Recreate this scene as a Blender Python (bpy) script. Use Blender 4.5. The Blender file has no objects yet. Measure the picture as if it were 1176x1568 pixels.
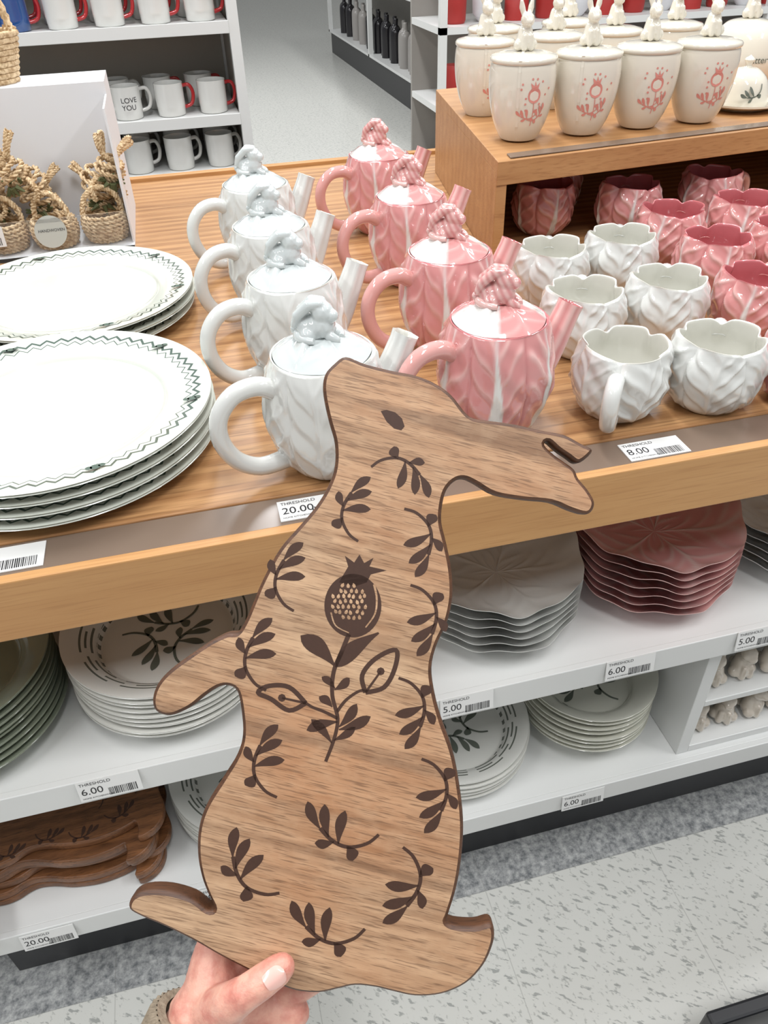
import bpy, bmesh, math, random
from mathutils import Matrix, Vector
from mathutils.geometry import tessellate_polygon
from math import sin, cos, pi, exp, floor, sqrt, atan2, radians
random.seed(5)
COL = bpy.context.collection

def S(r, g, b):
    def f(c):
        c /= 255.0
        return c/12.92 if c <= .04045 else ((c+.055)/1.055)**2.4
    return (f(r), f(g), f(b), 1)

# ------------------------------------------------------------------ materials
class NT:
    def __init__(s, name):
        s.m = bpy.data.materials.new(name); s.m.use_nodes = True
        s.t = s.m.node_tree; s.p = s.t.nodes['Principled BSDF']
    def n(s, typ, **kw):
        nd = s.t.nodes.new(typ)
        for k, v in kw.items(): setattr(nd, k, v)
        return nd
    def l(s, a, b): s.t.links.new(a, b)
    def M(s, op, a, b=None, c=None):
        nd = s.n('ShaderNodeMath', operation=op)
        for i, x in enumerate((a, b, c)):
            if x is None: continue
            if isinstance(x, (int, float)): nd.inputs[i].default_value = x
            else: s.l(x, nd.inputs[i])
        return nd.outputs[0]
    def mix(s, fac, a, b, mode='MIX'):
        nd = s.n('ShaderNodeMix', data_type='RGBA', blend_type=mode)
        for i, x in ((0, fac), (6, a), (7, b)):
            if isinstance(x, (int, float, tuple)): nd.inputs[i].default_value = x
            else: s.l(x, nd.inputs[i])
        return nd.outputs[2]
    def coord(s, scale=(1, 1, 1), rot=(0, 0, 0)):
        tc = s.n('ShaderNodeTexCoord'); r = s.n('ShaderNodeMapping'); mp = s.n('ShaderNodeMapping')
        r.inputs['Rotation'].default_value = rot; mp.inputs['Scale'].default_value = scale
        s.l(tc.outputs['Object'], r.inputs[0]); s.l(r.outputs[0], mp.inputs[0]); return mp.outputs[0]
    def noise(s, vec, scale=1, detail=3, rough=.5, dist=0):
        nd = s.n('ShaderNodeTexNoise'); s.l(vec, nd.inputs['Vector'])
        nd.inputs['Scale'].default_value = scale; nd.inputs['Detail'].default_value = detail
        nd.inputs['Roughness'].default_value = rough; nd.inputs['Distortion'].default_value = dist
        return nd.outputs[0]
    def ramp(s, fac, stops):
        nd = s.n('ShaderNodeValToRGB'); s.l(fac, nd.inputs[0]); e = nd.color_ramp.elements
        e[0].position, e[0].color = stops[0]; e[1].position, e[1].color = stops[-1]
        for p, c in stops[1:-1]:
            x = e.new(p); x.color = c
        return nd.outputs[0]
    def bump(s, h, strength=.2, dist=.002):
        nd = s.n('ShaderNodeBump'); nd.inputs['Strength'].default_value = strength
        nd.inputs['Distance'].default_value = dist; s.l(h, nd.inputs['Height']); s.l(nd.outputs[0], s.p.inputs['Normal'])
    def base(s, c):
        if isinstance(c, tuple): s.p.inputs['Base Color'].default_value = c
        else: s.l(c, s.p.inputs['Base Color'])
    def setp(s, **kw):
        for k, v in kw.items(): s.p.inputs[k.replace('_', ' ')].default_value = v

def plain(name, col, rough=.5, var=.06, nscale=6, **kw):
    t = NT(name); t.setp(Roughness=rough, **kw)
    n = t.noise(t.coord(), nscale, 3)
    d = tuple(c*(1-var) for c in col[:3])+(1,)
    t.base(t.mix(n, d, col)); return t.m

def ceramic(name, rough=.09, lump=.1):
    t = NT(name); t.setp(Roughness=rough, Coat_Weight=.8, Coat_Roughness=.04)
    a = t.n('ShaderNodeAttribute', attribute_name='Col')
    t.base(a.outputs['Color'])
    t.bump(t.noise(t.coord(), 60, 2), lump, .001); return t.m

BK = (0, 0, 0, 1); WH = (1, 1, 1, 1)
def wood(name, c1, c2, pore, gs=(2.2, 26, 26), ps=(14, 420, 420), rough=.45, rot=(0, 0, 0), ring=.5, tint=None, poreamt=.55, ws=.35, streak=None):
    t = NT(name); t.setp(Roughness=rough)
    co = t.coord(gs, rot); co2 = t.coord(ps, rot)
    n1 = t.noise(co, 1, 6, .65, .8)
    w = t.n('ShaderNodeTexWave', wave_type='BANDS', bands_direction='Y')
    t.l(co, w.inputs['Vector']); w.inputs['Scale'].default_value = ws
    w.inputs['Distortion'].default_value = 7; w.inputs['Detail'].default_value = 4; w.inputs['Detail Scale'].default_value = .8
    f = t.M('ADD', t.M('MULTIPLY', n1, 1-ring), t.M('MULTIPLY', w.outputs[1], ring))
    c = t.ramp(f, [(.28, c1), (.66, c2)])
    if tint:
        n3 = t.noise(t.coord((4, 7, 5), rot), 1, 3, .6)
        c = t.mix(t.ramp(n3, [(.38, BK), (.66, WH)]), c, t.mix(.5, c, tint))
    if streak:
        n4 = t.noise(t.coord((2.2, 24, 10), rot), 1, 3, .55, 1.2)
        c = t.mix(t.M('MULTIPLY', t.ramp(n4, [(.52, BK), (.64, WH)]), .62), c, streak)
        n5 = t.noise(t.coord((60, 60, 60)), 1, 4, .6)
        c = t.mix(t.M('MULTIPLY', t.ramp(n5, [(.45, BK), (.7, WH)]), .18), c, S(214, 184, 150))
    n2 = t.noise(co2, 1, 2, .5)
    pf = t.ramp(n2, [(.52, BK), (.66, WH)])
    c = t.mix(t.M('MULTIPLY', pf, poreamt), c, pore)
    t.base(c); t.bump(n2, .15, .0005); return t.m

M_OAK = wood('oak_tabletop', S(156, 112, 72), S(188, 144, 98), S(116, 78, 48), gs=(1.6, 34, 34), ps=(10, 330, 330), ring=.28, poreamt=.55, rough=.38)
M_OAKF = wood('oak_fascia', S(178, 128, 76), S(194, 147, 94), S(160, 110, 64), ring=.15, poreamt=.35)
M_RISER = wood('oak_riser', S(168, 120, 74), S(188, 142, 94), S(146, 98, 58), ring=.15, poreamt=.45)
M_BOARD = wood('acacia_face', S(140, 108, 80), S(200, 166, 132), S(94, 66, 47), gs=(7, 90, 90), ps=(70, 1200, 1200),
               rot=(0, 0, radians(14)), ring=.10, tint=S(172, 110, 66), poreamt=.58, rough=.45, streak=S(112, 82, 60))
M_BEDGE = wood('acacia_edge', S(66, 40, 24), S(98, 62, 38), S(44, 26, 14), gs=(9, 90, 90), ps=(60, 1000, 1000), rough=.5, ring=.1)
M_BURN = plain('burned_wood', S(70, 43, 29), .6, .3, 400)
M_DKWOOD = wood('dark_acacia', S(90, 56, 32), S(136, 90, 56), S(50, 30, 17), gs=(9, 60, 60), ps=(60, 700, 700), rough=.4, ring=.15)
M_STRIP = plain('price_rail_plastic', S(126, 108, 94), .22, .2, 14)
M_WHITE = plain('white_shelf_paint', S(220, 221, 219), .35, .03)
M_BLACK = plain('black_kick', S(34, 35, 38), .4, .2)
M_GREYP = plain('grey_panel', S(150, 146, 140), .6, .05)
M_CER = ceramic('glazed_ceramic')
M_PAPER = plain('tag_paper', S(226, 226, 224), .45, .03)
M_INK = plain('ink', S(34, 34, 38), .6, .1)
M_GINK = plain('grey_green_ink', S(98, 104, 94), .5, .1)
M_PINKINK = plain('pink_ink', S(222, 146, 134), .5, .1)
M_GREENINK = plain('green_ink', S(72, 90, 78), .5, .1)
M_CARD = plain('white_cardboard', S(224, 225, 228), .6, .02)
M_BOTTLE = plain('dark_bottle', S(28, 26, 30), .2, .1)
M_RED = plain('red_goods', S(176, 48, 44), .5, .2, 20)

def mk_wicker():
    t = NT('wicker'); t.setp(Roughness=.75)
    n = t.noise(t.coord((1, 1, 1)), 160, 3)
    t.base(t.ramp(n, [(.35, S(176, 144, 104)), (.65, S(230, 206, 168))])); t.bump(n, .5, .002); return t.m
M_WICK = mk_wicker()
def mk_acrylic():
    t = NT('clear_acrylic'); t.setp(Roughness=.03, Transmission_Weight=.95, IOR=1.15); t.base((.95, .97, .98, 1))
    t.bump(t.noise(t.coord(), 3, 1), .02, .001); return t.m
M_ACR = mk_acrylic()
def mk_knit():
    t = NT('knit_wool'); t.setp(Roughness=.95)
    n = t.noise(t.coord(), 260, 3)
    t.base(t.mix(n, S(112, 100, 84), S(164, 150, 130))); t.bump(n, .8, .002); return t.m
M_KNIT = mk_knit()
def mk_skin():
    t = NT('skin'); t.setp(Roughness=.42, Subsurface_Weight=.2, Subsurface_Scale=.004)
    t.p.inputs['Subsurface Radius'].default_value = (1, .35, .2)
    n = t.noise(t.coord(), 60, 4, .6); n2 = t.noise(t.coord(), 700, 4)
    t.base(t.ramp(n, [(.32, S(200, 126, 112)), (.62, S(226, 172, 152))])); t.bump(n2, .4, .0008); return t.m
M_SKIN = mk_skin()
M_NAIL = plain('finger_nail', S(236, 188, 176), .15, .04, 30)

def mk_floor():
    t = NT('speckled_tile'); t.setp(Roughness=.22)
    tc = t.n('ShaderNodeTexCoord'); sp = t.n('ShaderNodeSeparateXYZ'); t.l(tc.outputs['Object'], sp.inputs[0])
    X, Y = sp.outputs[0], sp.outputs[1]
    n = t.noise(t.coord((50, 130, 1), (0, 0, .6)), 1, 3, .55)
    n2 = t.noise(t.coord((110, 60, 1), (0, 0, -.4)), 1.3, 3, .5)
    fl = t.ramp(n, [(.58, BK), (.64, WH)]); fl2 = t.ramp(n2, [(.60, BK), (.66, WH)])
    c = t.mix(t.M('MULTIPLY', fl, .7), S(210, 210, 204), S(136, 139, 136))
    c = t.mix(t.M('MULTIPLY', fl2, .55), c, S(156, 157, 152))
    g = t.mix(t.ramp(t.noise(t.coord((80, 80, 1)), 1, 4, .7), [(.35, BK), (.68, WH)]), S(112, 115, 117), S(190, 191, 189))
    band = t.M('MULTIPLY', t.M('GREATER_THAN', Y, -.012), t.M('LESS_THAN', Y, 1.5))
    c = t.mix(band, c, g)
    def seam(v, off):
        m = t.M('PINGPONG', t.M('ADD', v, off), .1524)
        return t.M('LESS_THAN', m, .0008)
    s = t.M('MAXIMUM', seam(X, .02), seam(Y, .012))
    c = t.mix(t.M('MULTIPLY', s, .3), c, S(120, 120, 116)); t.base(c); return t.m
M_FLOOR = mk_floor()

def mk_platter():
    t = NT('zigzag_platter_glaze'); t.setp(Roughness=.12, Coat_Weight=.5)
    tc = t.n('ShaderNodeTexCoord'); sp = t.n('ShaderNodeSeparateXYZ'); t.l(tc.outputs['Object'], sp.inputs[0])
    X, Y = sp.outputs[0], sp.outputs[1]
    r = t.M('SQRT', t.M('ADD', t.M('MULTIPLY', X, X), t.M('MULTIPLY', Y, Y)))
    a = t.M('ARCTAN2', Y, X)
    def zz(r0, amp, w, N, ph=0):
        tri = t.M('PINGPONG', t.M('ADD', t.M('MULTIPLY', a, N/(2*pi)), 50+ph), .5)
        d = t.M('ABSOLUTE', t.M('SUBTRACT', t.M('SUBTRACT', r, r0), t.M('MULTIPLY', tri, 2*amp)))
        return t.M('LESS_THAN', d, w)
    z = t.M('MAXIMUM', zz(.152, .007, .0019, 58), zz(.1435, .007, .0008, 58))
    ge = t.n('ShaderNodeNewGeometry'); s2 = t.n('ShaderNodeSeparateXYZ'); t.l(ge.outputs['Normal'], s2.inputs[0])
    z = t.M('MULTIPLY', z, t.M('GREATER_THAN', s2.outputs[2], .3))
    t.base(t.mix(z, S(206, 210, 200), S(84, 99, 91))); return t.m
M_PLAT = mk_platter()

def mk_ringplate():
    t = NT('ring_pattern_glaze'); t.setp(Roughness=.15, Coat_Weight=.3)
    tc = t.n('ShaderNodeTexCoord'); sp = t.n('ShaderNodeSeparateXYZ'); t.l(tc.outputs['Object'], sp.inputs[0])
    X, Y = sp.outputs[0], sp.outputs[1]
    r = t.M('SQRT', t.M('ADD', t.M('MULTIPLY', X, X), t.M('MULTIPLY', Y, Y)))
    a = t.M('ADD', t.M('ARCTAN2', Y, X), 20*pi)
    z = None
    for rr, w, N, duty in ((.100, .0012, 10, .36), (.094, .0012, 14, .33), (.088, .0012, 10, .38), (.082, .0016, 34, .25)):
        d = t.M('LESS_THAN', t.M('ABSOLUTE', t.M('SUBTRACT', r, rr)), w)
        g = t.M('LESS_THAN', t.M('PINGPONG', t.M('MULTIPLY', a, N/(2*pi)), .5), duty)
        q = t.M('MULTIPLY', d, g); z = q if z is None else t.M('MAXIMUM', z, q)
    ge = t.n('ShaderNodeNewGeometry'); s2 = t.n('ShaderNodeSeparateXYZ'); t.l(ge.outputs['Normal'], s2.inputs[0])
    z = t.M('MULTIPLY', z, t.M('GREATER_THAN', s2.outputs[2], .3))
    t.base(t.mix(z, S(216, 216, 210), S(104, 108, 100))); return t.m
M_RING = mk_ringplate()

# ------------------------------------------------------------------ geometry builder
def cr(pts, n, closed=False):
    P = [Vector(p) for p in pts]; m = len(P); out = []
    segs = m if closed else m-1
    for i in range(segs):
        if closed: a, b, c, d = P[(i-1) % m], P[i], P[(i+1) % m], P[(i+2) % m]
        else: a, b, c, d = P[max(i-1, 0)], P[i], P[i+1], P[min(i+2, m-1)]
        for k in range(n):
            t = k/n
            out.append(.5*((2*b)+(c-a)*t+(2*a-5*b+4*c-d)*t*t+(3*b-a-3*c+d)*t**3))
    if not closed: out.append(P[-1].copy())
    return out
WHT = S(220, 221, 216)
class B:
    def __init__(s): s.v = []; s.f = []; s.c = []; s.m = []
    def add(s, verts, faces, col=WHT, mi=0, M=None):
        o = len(s.v)
        for i, p in enumerate(verts):
            p = Vector(p)
            s.v.append(M @ p if M is not None else p)
            s.c.append(col[i] if isinstance(col, list) else col)
        for f in faces:
            s.f.append(tuple(o+i for i in f)); s.m.append(mi)
    def grid(s, fn, nu, nv, closeu=True, mi=0, M=None):
        V = []; Cc = []; F = []
        n = nu if closeu else nu+1
        for j in range(nv+1):
            for i in range(n):
                p, c = fn(i/nu, j/nv); V.append(p); Cc.append(c)
        for j in range(nv):
            for i in range(nu):
                i2 = (i+1) % n if closeu else i+1
                F.append((j*n+i, j*n+i2, (j+1)*n+i2, (j+1)*n+i))
        s.add(V, F, Cc, mi, M)
    def lathe(s, prof, seg=48, col=WHT, mi=0, M=None, off=(0, 0, 0)):
        m = len(prof)-1
        def fn(u, v):
            r, z = prof[min(int(round(v*m)), m)]; a = 2*pi*u
            return Vector((r*cos(a)+off[0], r*sin(a)+off[1], z+off[2])), col
        s.grid(fn, seg, m, True, mi, M)
    def tube(s, pts, rad, seg=14, col=WHT, mi=0, M=None, caps=True, flat=1.0):
        pts = [Vector(p) for p in pts]; n = len(pts)
        if isinstance(rad, (int, float)): rad = [rad]*n
        V = []; F = []
        T = [(pts[min(i+1, n-1)]-pts[max(i-1, 0)]).normalized() for i in range(n)]
        ref = Vector((0, 0, 1)) if abs(T[0].z) < .9 else Vector((0, 1, 0))
        nn = (ref-T[0]*ref.dot(T[0])).normalized()
        for i in range(n):
            nn = (nn-T[i]*nn.dot(T[i])).normalized(); b = T[i].cross(nn)
            for k in range(seg):
                a = 2*pi*k/seg; V.append(pts[i]+(nn*cos(a)+b*sin(a)*flat)*rad[i])
        for i in range(n-1):
            for k in range(seg):
                k2 = (k+1) % seg; F.append((i*seg+k, i*seg+k2, (i+1)*seg+k2, (i+1)*seg+k))
        if caps: F.append(tuple(range(seg-1, -1, -1))); F.append(tuple(range((n-1)*seg, n*seg)))
        s.add(V, F, col, mi, M)
    def prism(s, q, z0, z1, mi=0, col=WHT, M=None):
        n = len(q); V = [(x, y, z0) for x, y in q]+[(x, y, z1) for x, y in q]
        F = [tuple(range(n-1, -1, -1)), tuple(range(n, 2*n))]+[(i, (i+1) % n, n+(i+1) % n, n+i) for i in range(n)]
        s.add(V, F, col, mi, M)
    def box(s, x0, x1, y0, y1, z0, z1, mi=0, col=WHT, M=None):
        s.prism([(x0, y0), (x1, y0), (x1, y1), (x0, y1)], z0, z1, mi, col, M)
    def flat(s, poly, fn, mi=0, col=WHT):
        P = [Vector((p[0], p[1], 0)) for p in poly]
        T = tessellate_polygon([P])
        s.add([fn(p[0], p[1]) for p in poly], [tuple(t) for t in T], col, mi)
    def obj(s, name, mats, loc=(0, 0, 0), rot=(0, 0, 0), smooth=True, parent=None, recalc=True, bevel=0):
        me = s.mesh(name, mats, smooth, recalc)
        return inst(name, me, loc, rot, parent, bevel)
    def mesh(s, name, mats, smooth=True, recalc=True):
        me = bpy.data.meshes.new(name); me.from_pydata([tuple(v) for v in s.v], [], s.f)
        for m in (mats if isinstance(mats, (list, tuple)) else [mats]): me.materials.append(m)
        me.polygons.foreach_set('material_index', s.m)
        a = me.color_attributes.new('Col', 'FLOAT_COLOR', 'POINT')
        flatc = [x for c in s.c for x in (tuple(c)+(1,))[:4]]; a.data.foreach_set('color', flatc)
        if recalc:
            bm = bmesh.new(); bm.from_mesh(me); bmesh.ops.recalc_face_normals(bm, faces=bm.faces); bm.to_mesh(me); bm.free()
        if smooth:
            me.polygons.foreach_set('use_smooth', [True]*len(me.polygons))
            try: me.set_sharp_from_angle(angle=radians(50))
            except Exception: pass
        me.update(); return me
def inst(name, me, loc=(0, 0, 0), rot=(0, 0, 0), parent=None, bevel=0, scale=1):
    o = bpy.data.objects.new(name, me); COL.objects.link(o); o.location = loc; o.rotation_euler = rot
    o.scale = (scale,)*3 if isinstance(scale, (int, float)) else scale
    if parent: o.parent = parent
    if bevel:
        b = o.modifiers.new('bv', 'BEVEL'); b.width = bevel; b.segments = 2; b.limit_method = 'ANGLE'
    return o

_txt = {}
def textmesh(sx):
    if sx in _txt: return _txt[sx]
    cu = bpy.data.curves.new('t', 'FONT'); cu.body = sx; o = bpy.data.objects.new('t', cu); COL.objects.link(o)
    dg = bpy.context.evaluated_depsgraph_get(); me = bpy.data.meshes.new_from_object(o.evaluated_get(dg))
    r = ([v.co.copy() for v in me.vertices], [tuple(p.vertices) for p in me.polygons])
    bpy.data.objects.remove(o); bpy.data.meshes.remove(me); _txt[sx] = r; return r

def blob(name, chains, voxel, mat, smooth_it=8):
    bm = bmesh.new()
    for ch in chains:
        for (p, r), (q, r2) in zip(ch, ch[1:] if len(ch) > 1 else ch):
            p = Vector(p); q = Vector(q); d = (q-p).length; n = max(1, int(d/(min(r, r2)*.3)))
            for k in range(n+1):
                t = k/n; c = p.lerp(q, t); rr = r+(r2-r)*t
                bmesh.ops.create_icosphere(bm, subdivisions=2, radius=rr, matrix=Matrix.Translation(c))
    me = bpy.data.meshes.new(name); bm.to_mesh(me); bm.free()
    o = bpy.data.objects.new(name, me); COL.objects.link(o)
    m = o.modifiers.new('r', 'REMESH'); m.mode = 'VOXEL'; m.voxel_size = voxel
    m = o.modifiers.new('s', 'SMOOTH'); m.iterations = smooth_it; m.factor = .6
    dg = bpy.context.evaluated_depsgraph_get(); me2 = bpy.data.meshes.new_from_object(o.evaluated_get(dg))
    bpy.data.objects.remove(o)
    me2.materials.clear(); me2.materials.append(mat); me2.polygons.foreach_set('use_smooth', [True]*len(me2.polygons))
    return me2

# ------------------------------------------------------------------ room
b = B(); b.box(-8, 10, -4, 20, -.05, 0); b.obj('floor', M_FLOOR, smooth=False)
b = B(); b.box(-8, 10, 20, 20.1, 0, 3.5); b.obj('wall_back', plain('wall_paint', S(214, 214, 210), .7), smooth=False)

# ------------------------------------------------------------------ main fixture
b = B()
b.box(-.8, 1.7, .05, 1.27, .82, .85, 0)
b.box(-.8, 1.7, .0, .05, .80, .8485, 2)
b.box(-.8, 1.7, -.012, 0.0, .782, .853, 1)
b.box(-.8, 1.7, 1.27, 1.29, .80, .858, 1)
b.box(-.8, 1.7, .0, 1.27, .785, .80, 1)
b.obj('display_table', [M_OAK, M_OAKF, M_STRIP], smooth=False, bevel=.0015)
b = B()
for z in (.54, .24):
    x0 = -.95 if z > .5 else -.475
    b.box(x0, 1.6, .0, .6, z-.015, z)
    b.box(x0+.02, 1.6, -.01, 0, z-.04, z+.002)
b.box(-.95, 1.6, .6, .62, .0, .784, 2)
b.box(-.475, 1.6, .0, .6, .195, .224)
b.box(-.474, 1.6, .06, .6, 0, .195, 1)
b.obj('store_shelving', [M_WHITE, M_BLACK, M_GREYP], smooth=False, bevel=.0012)

RQ = [(.457, .566), (1.35, .64), (1.43, 1.2), (.536, 1.129)]
b = B()
b.prism(RQ, .992, 1.01)
b.prism([(.457, .564), (1.35, .638), (1.352, .656), (.459, .582)], .975, 1.0095)
b.prism([(.457, .566), (.475, .5675), (.554, 1.13), (.536, 1.129)], .8505, .992)
b.prism([(1.335, .64), (1.35, .64), (1.43, 1.2), (1.415, 1.2)], .8505, .992)
b.prism([(.554, 1.115), (1.41, 1.185), (1.415, 1.2), (.554, 1.13)], .8505, .992)
b.prism([(.48, .572), (1.34, .643), (1.343, .667), (.483, .596)], 1.0105, 1.0125, 1)
b.obj('wooden_riser', [M_RISER, M_STRIP], smooth=False, bevel=.001)

# ------------------------------------------------------------------ cabbage ware
def leafpat(a, v, n, nv=5.0, ph0=0.0):
    a = a+.10*sin(5*v+a*2)*(v-.3)
    k = a*n/(2*pi); ki = floor(k); u = 2*(k-ki)-1; au = abs(u); kk = int(ki) % n
    rib = exp(-(u/.075)**2)*(1-.45*v)
    vv = v+.03*sin(3.1*kk+7*u)
    ph = vv*nv+kk*.37+(.5 if u > 0 else 0)*.35-1.5*au**.8; d = ph-round(ph)
    s = exp(-(d/(.13+.05*(1-au)))**2)*(1-exp(-(u/.10)**2))*min(1, (1-au)*5)*(.75+.25*sin(kk*2+v*5))
    edge = exp(-((1-au)/.05)**2)
    return u, rib, s, edge
def mixc(a, b_, t): t = max(0, min(1, t)); return tuple(a[i]*(1-t)+b_[i]*t for i in range(3))+(1,)
CW = S(214, 215, 211); CWIN = S(212, 211, 202)
PK = S(209, 142, 140); PKD = S(190, 116, 116); PKL = S(229, 188, 182); PKW = S(222, 221, 217); PKIN = S(196, 112, 116)
def cabcol(pink, u, rib, s, edge, v, wd=.40):
    if not pink: return CW
    c = mixc(PK, PKL, s*.9); c = mixc(c, PKD, edge*.5)
    w = wd*(1-v)**1.1; t = (w-abs(u))/.05
    c = mixc(c, PKW, t); c = mixc(c, PKW, rib*.95); return c
def body(bd, prof_out, prof_in, n, pink, scallop=0, lobes=6, nvn=5.0, ph0=0.0, incol=None, seg=200, leafamp=1.0, k=8, wd=.4):
    PO = cr([(r, z, 0) for r, z in prof_out], k); PI = cr([(r, z, 0) for r, z in prof_in], 4)
    no = len(PO); allp = PO+PI; m = len(allp)-1; Hh = prof_out[-1][1]
    def fn(uu, vv):
        j = min(int(round(vv*m)), m); a = 2*pi*uu; r, z = allp[j].x, allp[j].y
        zz = z/Hh
        if scallop:
            q = (a+ph0)*lobes/(2*pi); dd = abs(q-round(q))*2
            notch = exp(-(dd/.26)**2); wgt = max(0, zz-.6)/.4
            r *= 1-scallop*notch*wgt+.03*wgt*(1-notch); z += -.004*notch*max(0, zz-.8)/.2+.0018*cos(2*a+2)*max(0, zz-.8)/.2
        if j < no:
            v = max(0, min(1, zz)); u, rib, s, e = leafpat(a+ph0, v, n, nvn)
            f = min(1, v*8)*min(1, (1-v)*9+.1)
            r += leafamp*(.0028*rib+.0022*s-.0014*e)*f
            r += .0014*sin(3*a+9*v)*min(1, v*4)+.0006*sin(11*a+23*v)*f
            c = cabcol(pink, u, rib, s, e, v, wd)
        else: c = incol or (PKIN if pink else CWIN)
        return Vector((r*cos(a), r*sin(a), z)), c
    bd.grid(fn, seg, m)

# little curled rabbit that serves as the lid knob
lidb = blob('lid_rabbit', [
    [((-.008, 0, .010), .0135), ((.003, 0, .013), .0130)],
    [((.005, -.001, .026), .0108)], [((.014, -.003, .024), .0062)],
    [((.004, -.005, .035), .0038), ((-.006, -.006, .034), .0052), ((-.017, -.007, .024), .0048), ((-.021, -.007, .015), .0032)],
    [((.004, .004, .035), .0038), ((-.006, .005, .034), .0052), ((-.017, .006, .024), .0048), ((-.021, .006, .015), .0032)],
    [((.012, -.006, .005), .0050), ((.018, -.007, .003), .0038)], [((.012, .006, .005), .0050), ((.018, .006, .003), .0038)],
    [((-.008, -.011, .007), .0075)], [((-.008, .011, .007), .0075)], [((-.022, 0, .008), .0050)]], .0011, M_CER, 2)
lbv = [v.co.copy() for v in lidb.vertices]; lbf = [tuple(p.vertices) for p in lidb.polygons]

def teapot_mesh(pink):
    d = B()
    po = [(0.0, 0.0), (.030, 0.0), (.040, .003), (.051, .02), (.0600, .048), (.062, .072), (.060, .096), (.0555, .116), (.0515, .127)]
    pi_ = [(.0505, .1285), (.0485, .1275), (.047, .120), (.042, .11), (0, .108)]
    body(d, po, pi_, 6, pink, ph0=.55, k=10, nvn=4.0)
    hc = CW if not pink else S(216, 160, 154)
    hp = cr([(-.052, 0, .100), (-.070, 0, .110), (-.094, 0, .107), (-.111, 0, .088), (-.113, 0, .062), (-.101, 0, .036), (-.078, 0, .020), (-.050, 0, .020)], 5)
    d.tube(hp, [.0102-.0012*sin(pi*i/(len(hp)-1)) for i in range(len(hp))], 16, hc)
    sp = cr([(.048, 0, .045), (.064, 0, .066), (.079, 0, .093), (.094, 0, .124)], 5); k = len(sp)
    def sf(u, v):
        i = v*(k-1); j = min(int(i), k-2); p = sp[j].lerp(sp[j+1], i-j); T = (sp[j+1]-sp[j]).normalized()
        nn = Vector((0, 1, 0)); bb = T.cross(nn); a = 2*pi*u
        r = .0195-.0068*v+.0008*cos(7*a)
        if v > .9: r += .0012*(v-.9)/.1
        c = CW if not pink else mixc(PK, PKL, .5+.5*cos(7*a))
        return p+(nn*cos(a)+bb*sin(a))*r, c
    d.grid(sf, 42, 20)
    e = sp[-1]; T = (sp[-1]-sp[-2]).normalized(); nn = Vector((0, 1, 0)); bb = T.cross(nn)
    def si(u, v):
        a = 2*pi*u; r = .0139+.0008*cos(7*a)-.004*v-.0008*v
        return e+(nn*cos(a)+bb*sin(a))*r-T*(.022*v*v), (CWIN if not pink else PKD)
    d.grid(si, 42, 5)
    R0 = .0485
    lw = S(206, 212, 211)
    def lf(u, v):
        a = 2*pi*u; r = R0*v*(1+.012*cos(5*a+1)); h = .1285+.017*(1-v**2.4)
        L, rib, s, e = leafpat(a+.4, v, 3, 3.2)
        fold = exp(-((sin(a-.8)*v*3-.5)**2)*4)*.0045*sin(pi*min(1, v*1.05))
        h += (.0022*rib+.0016*s-.0015*e)*sin(pi*v)+fold
        c = lw
        if pink: c = mixc(S(212, 146, 144), PKW, (sin(a*2+1.2)+.15)*4); c = mixc(c, PKL, max(rib, s)*.5)
        return Vector((r*cos(a), r*sin(a), h)), c
    d.grid(lf, 150, 26)
    d.lathe([(R0*1.0, .1285), (R0*.99, .1255), (R0*.93, .1245), (.03, .1245)], 60, lw if not pink else PKL)
    bc = lw if not pink else [mixc(PK, PKL, .5+.5*sin(p.x*900+p.z*500)) for p in lbv]
    d.add(lbv, lbf, bc, 0, Matrix.Translation((-.001, 0, .1425)) @ Matrix.Rotation(radians(-38), 4, 'Z') @ Matrix.Scale(1.05, 4))
    coil = []
    for i in range(25):
        a = -.6+i/24*4.6; coil.append((.0205*cos(a), .0205*sin(a), .1445+.004*i/24))
    d.tube(coil, [.0030+.0035*sin(pi*i/24) for i in range(25)], 12, lw if not pink else PKL)
    return d.mesh('teapot_'+('pink' if pink else 'white'), M_CER)
TPW = teapot_mesh(False); TPP = teapot_mesh(True)
for (x, y), r in zip([(.100, .098), (.100, .298), (.101, .490), (.105, .695)], (14, 20, 24, 20)):
    inst('cabbage_teapot', TPW, (x, y, .8502), (0, 0, radians(r)))
for (x, y), r in zip([(.290, .118), (.302, .320), (.318, .555), (.330, .800)], (13, 12, 14, 14)):
    inst('cabbage_teapot', TPP, (x, y, .8502), (0, 0, radians(r)))

def mug_mesh(pink):
    d = B()
    po = [(0, 0), (.026, 0), (.034, .002), (.045, .015), (.052, .034), (.0535, .052), (.050, .070), (.0465, .083)]
    pi_ = [(.0452, .0848), (.0432, .083), (.0435, .070), (.046, .05), (.040, .022), (.028, .010), (0, .008)]
    body(d, po, pi_, 5, pink, scallop=.10, lobes=5, nvn=3.8, seg=200, leafamp=1.2, k=9, wd=.26)
    hc = CW if not pink else S(218, 162, 156)
    hp = cr([(.046, 0, .060), (.058, 0, .067), (.075, 0, .063), (.081, 0, .046), (.075, 0, .027), (.062, 0, .014), (.044, 0, .018)], 5)
    d.tube(hp, .0080, 14, hc, flat=1.15)
    return d.mesh('mug_'+('pink' if pink else 'white'), M_CER)
MGW = mug_mesh(False); MGP = mug_mesh(True)
def away(x, y): return math.degrees(atan2(y+.58, x))
for x, y, r in [(.436, .107, -125), (.545, .092, None), (.461, .258, None), (.580, .262, None), (.484, .410, None), (.600, .425, None)]:
    inst('cabbage_mug', MGW, (x, y, .8502), (0, 0, radians(away(x, y)+5 if r is None else r)))
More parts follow.
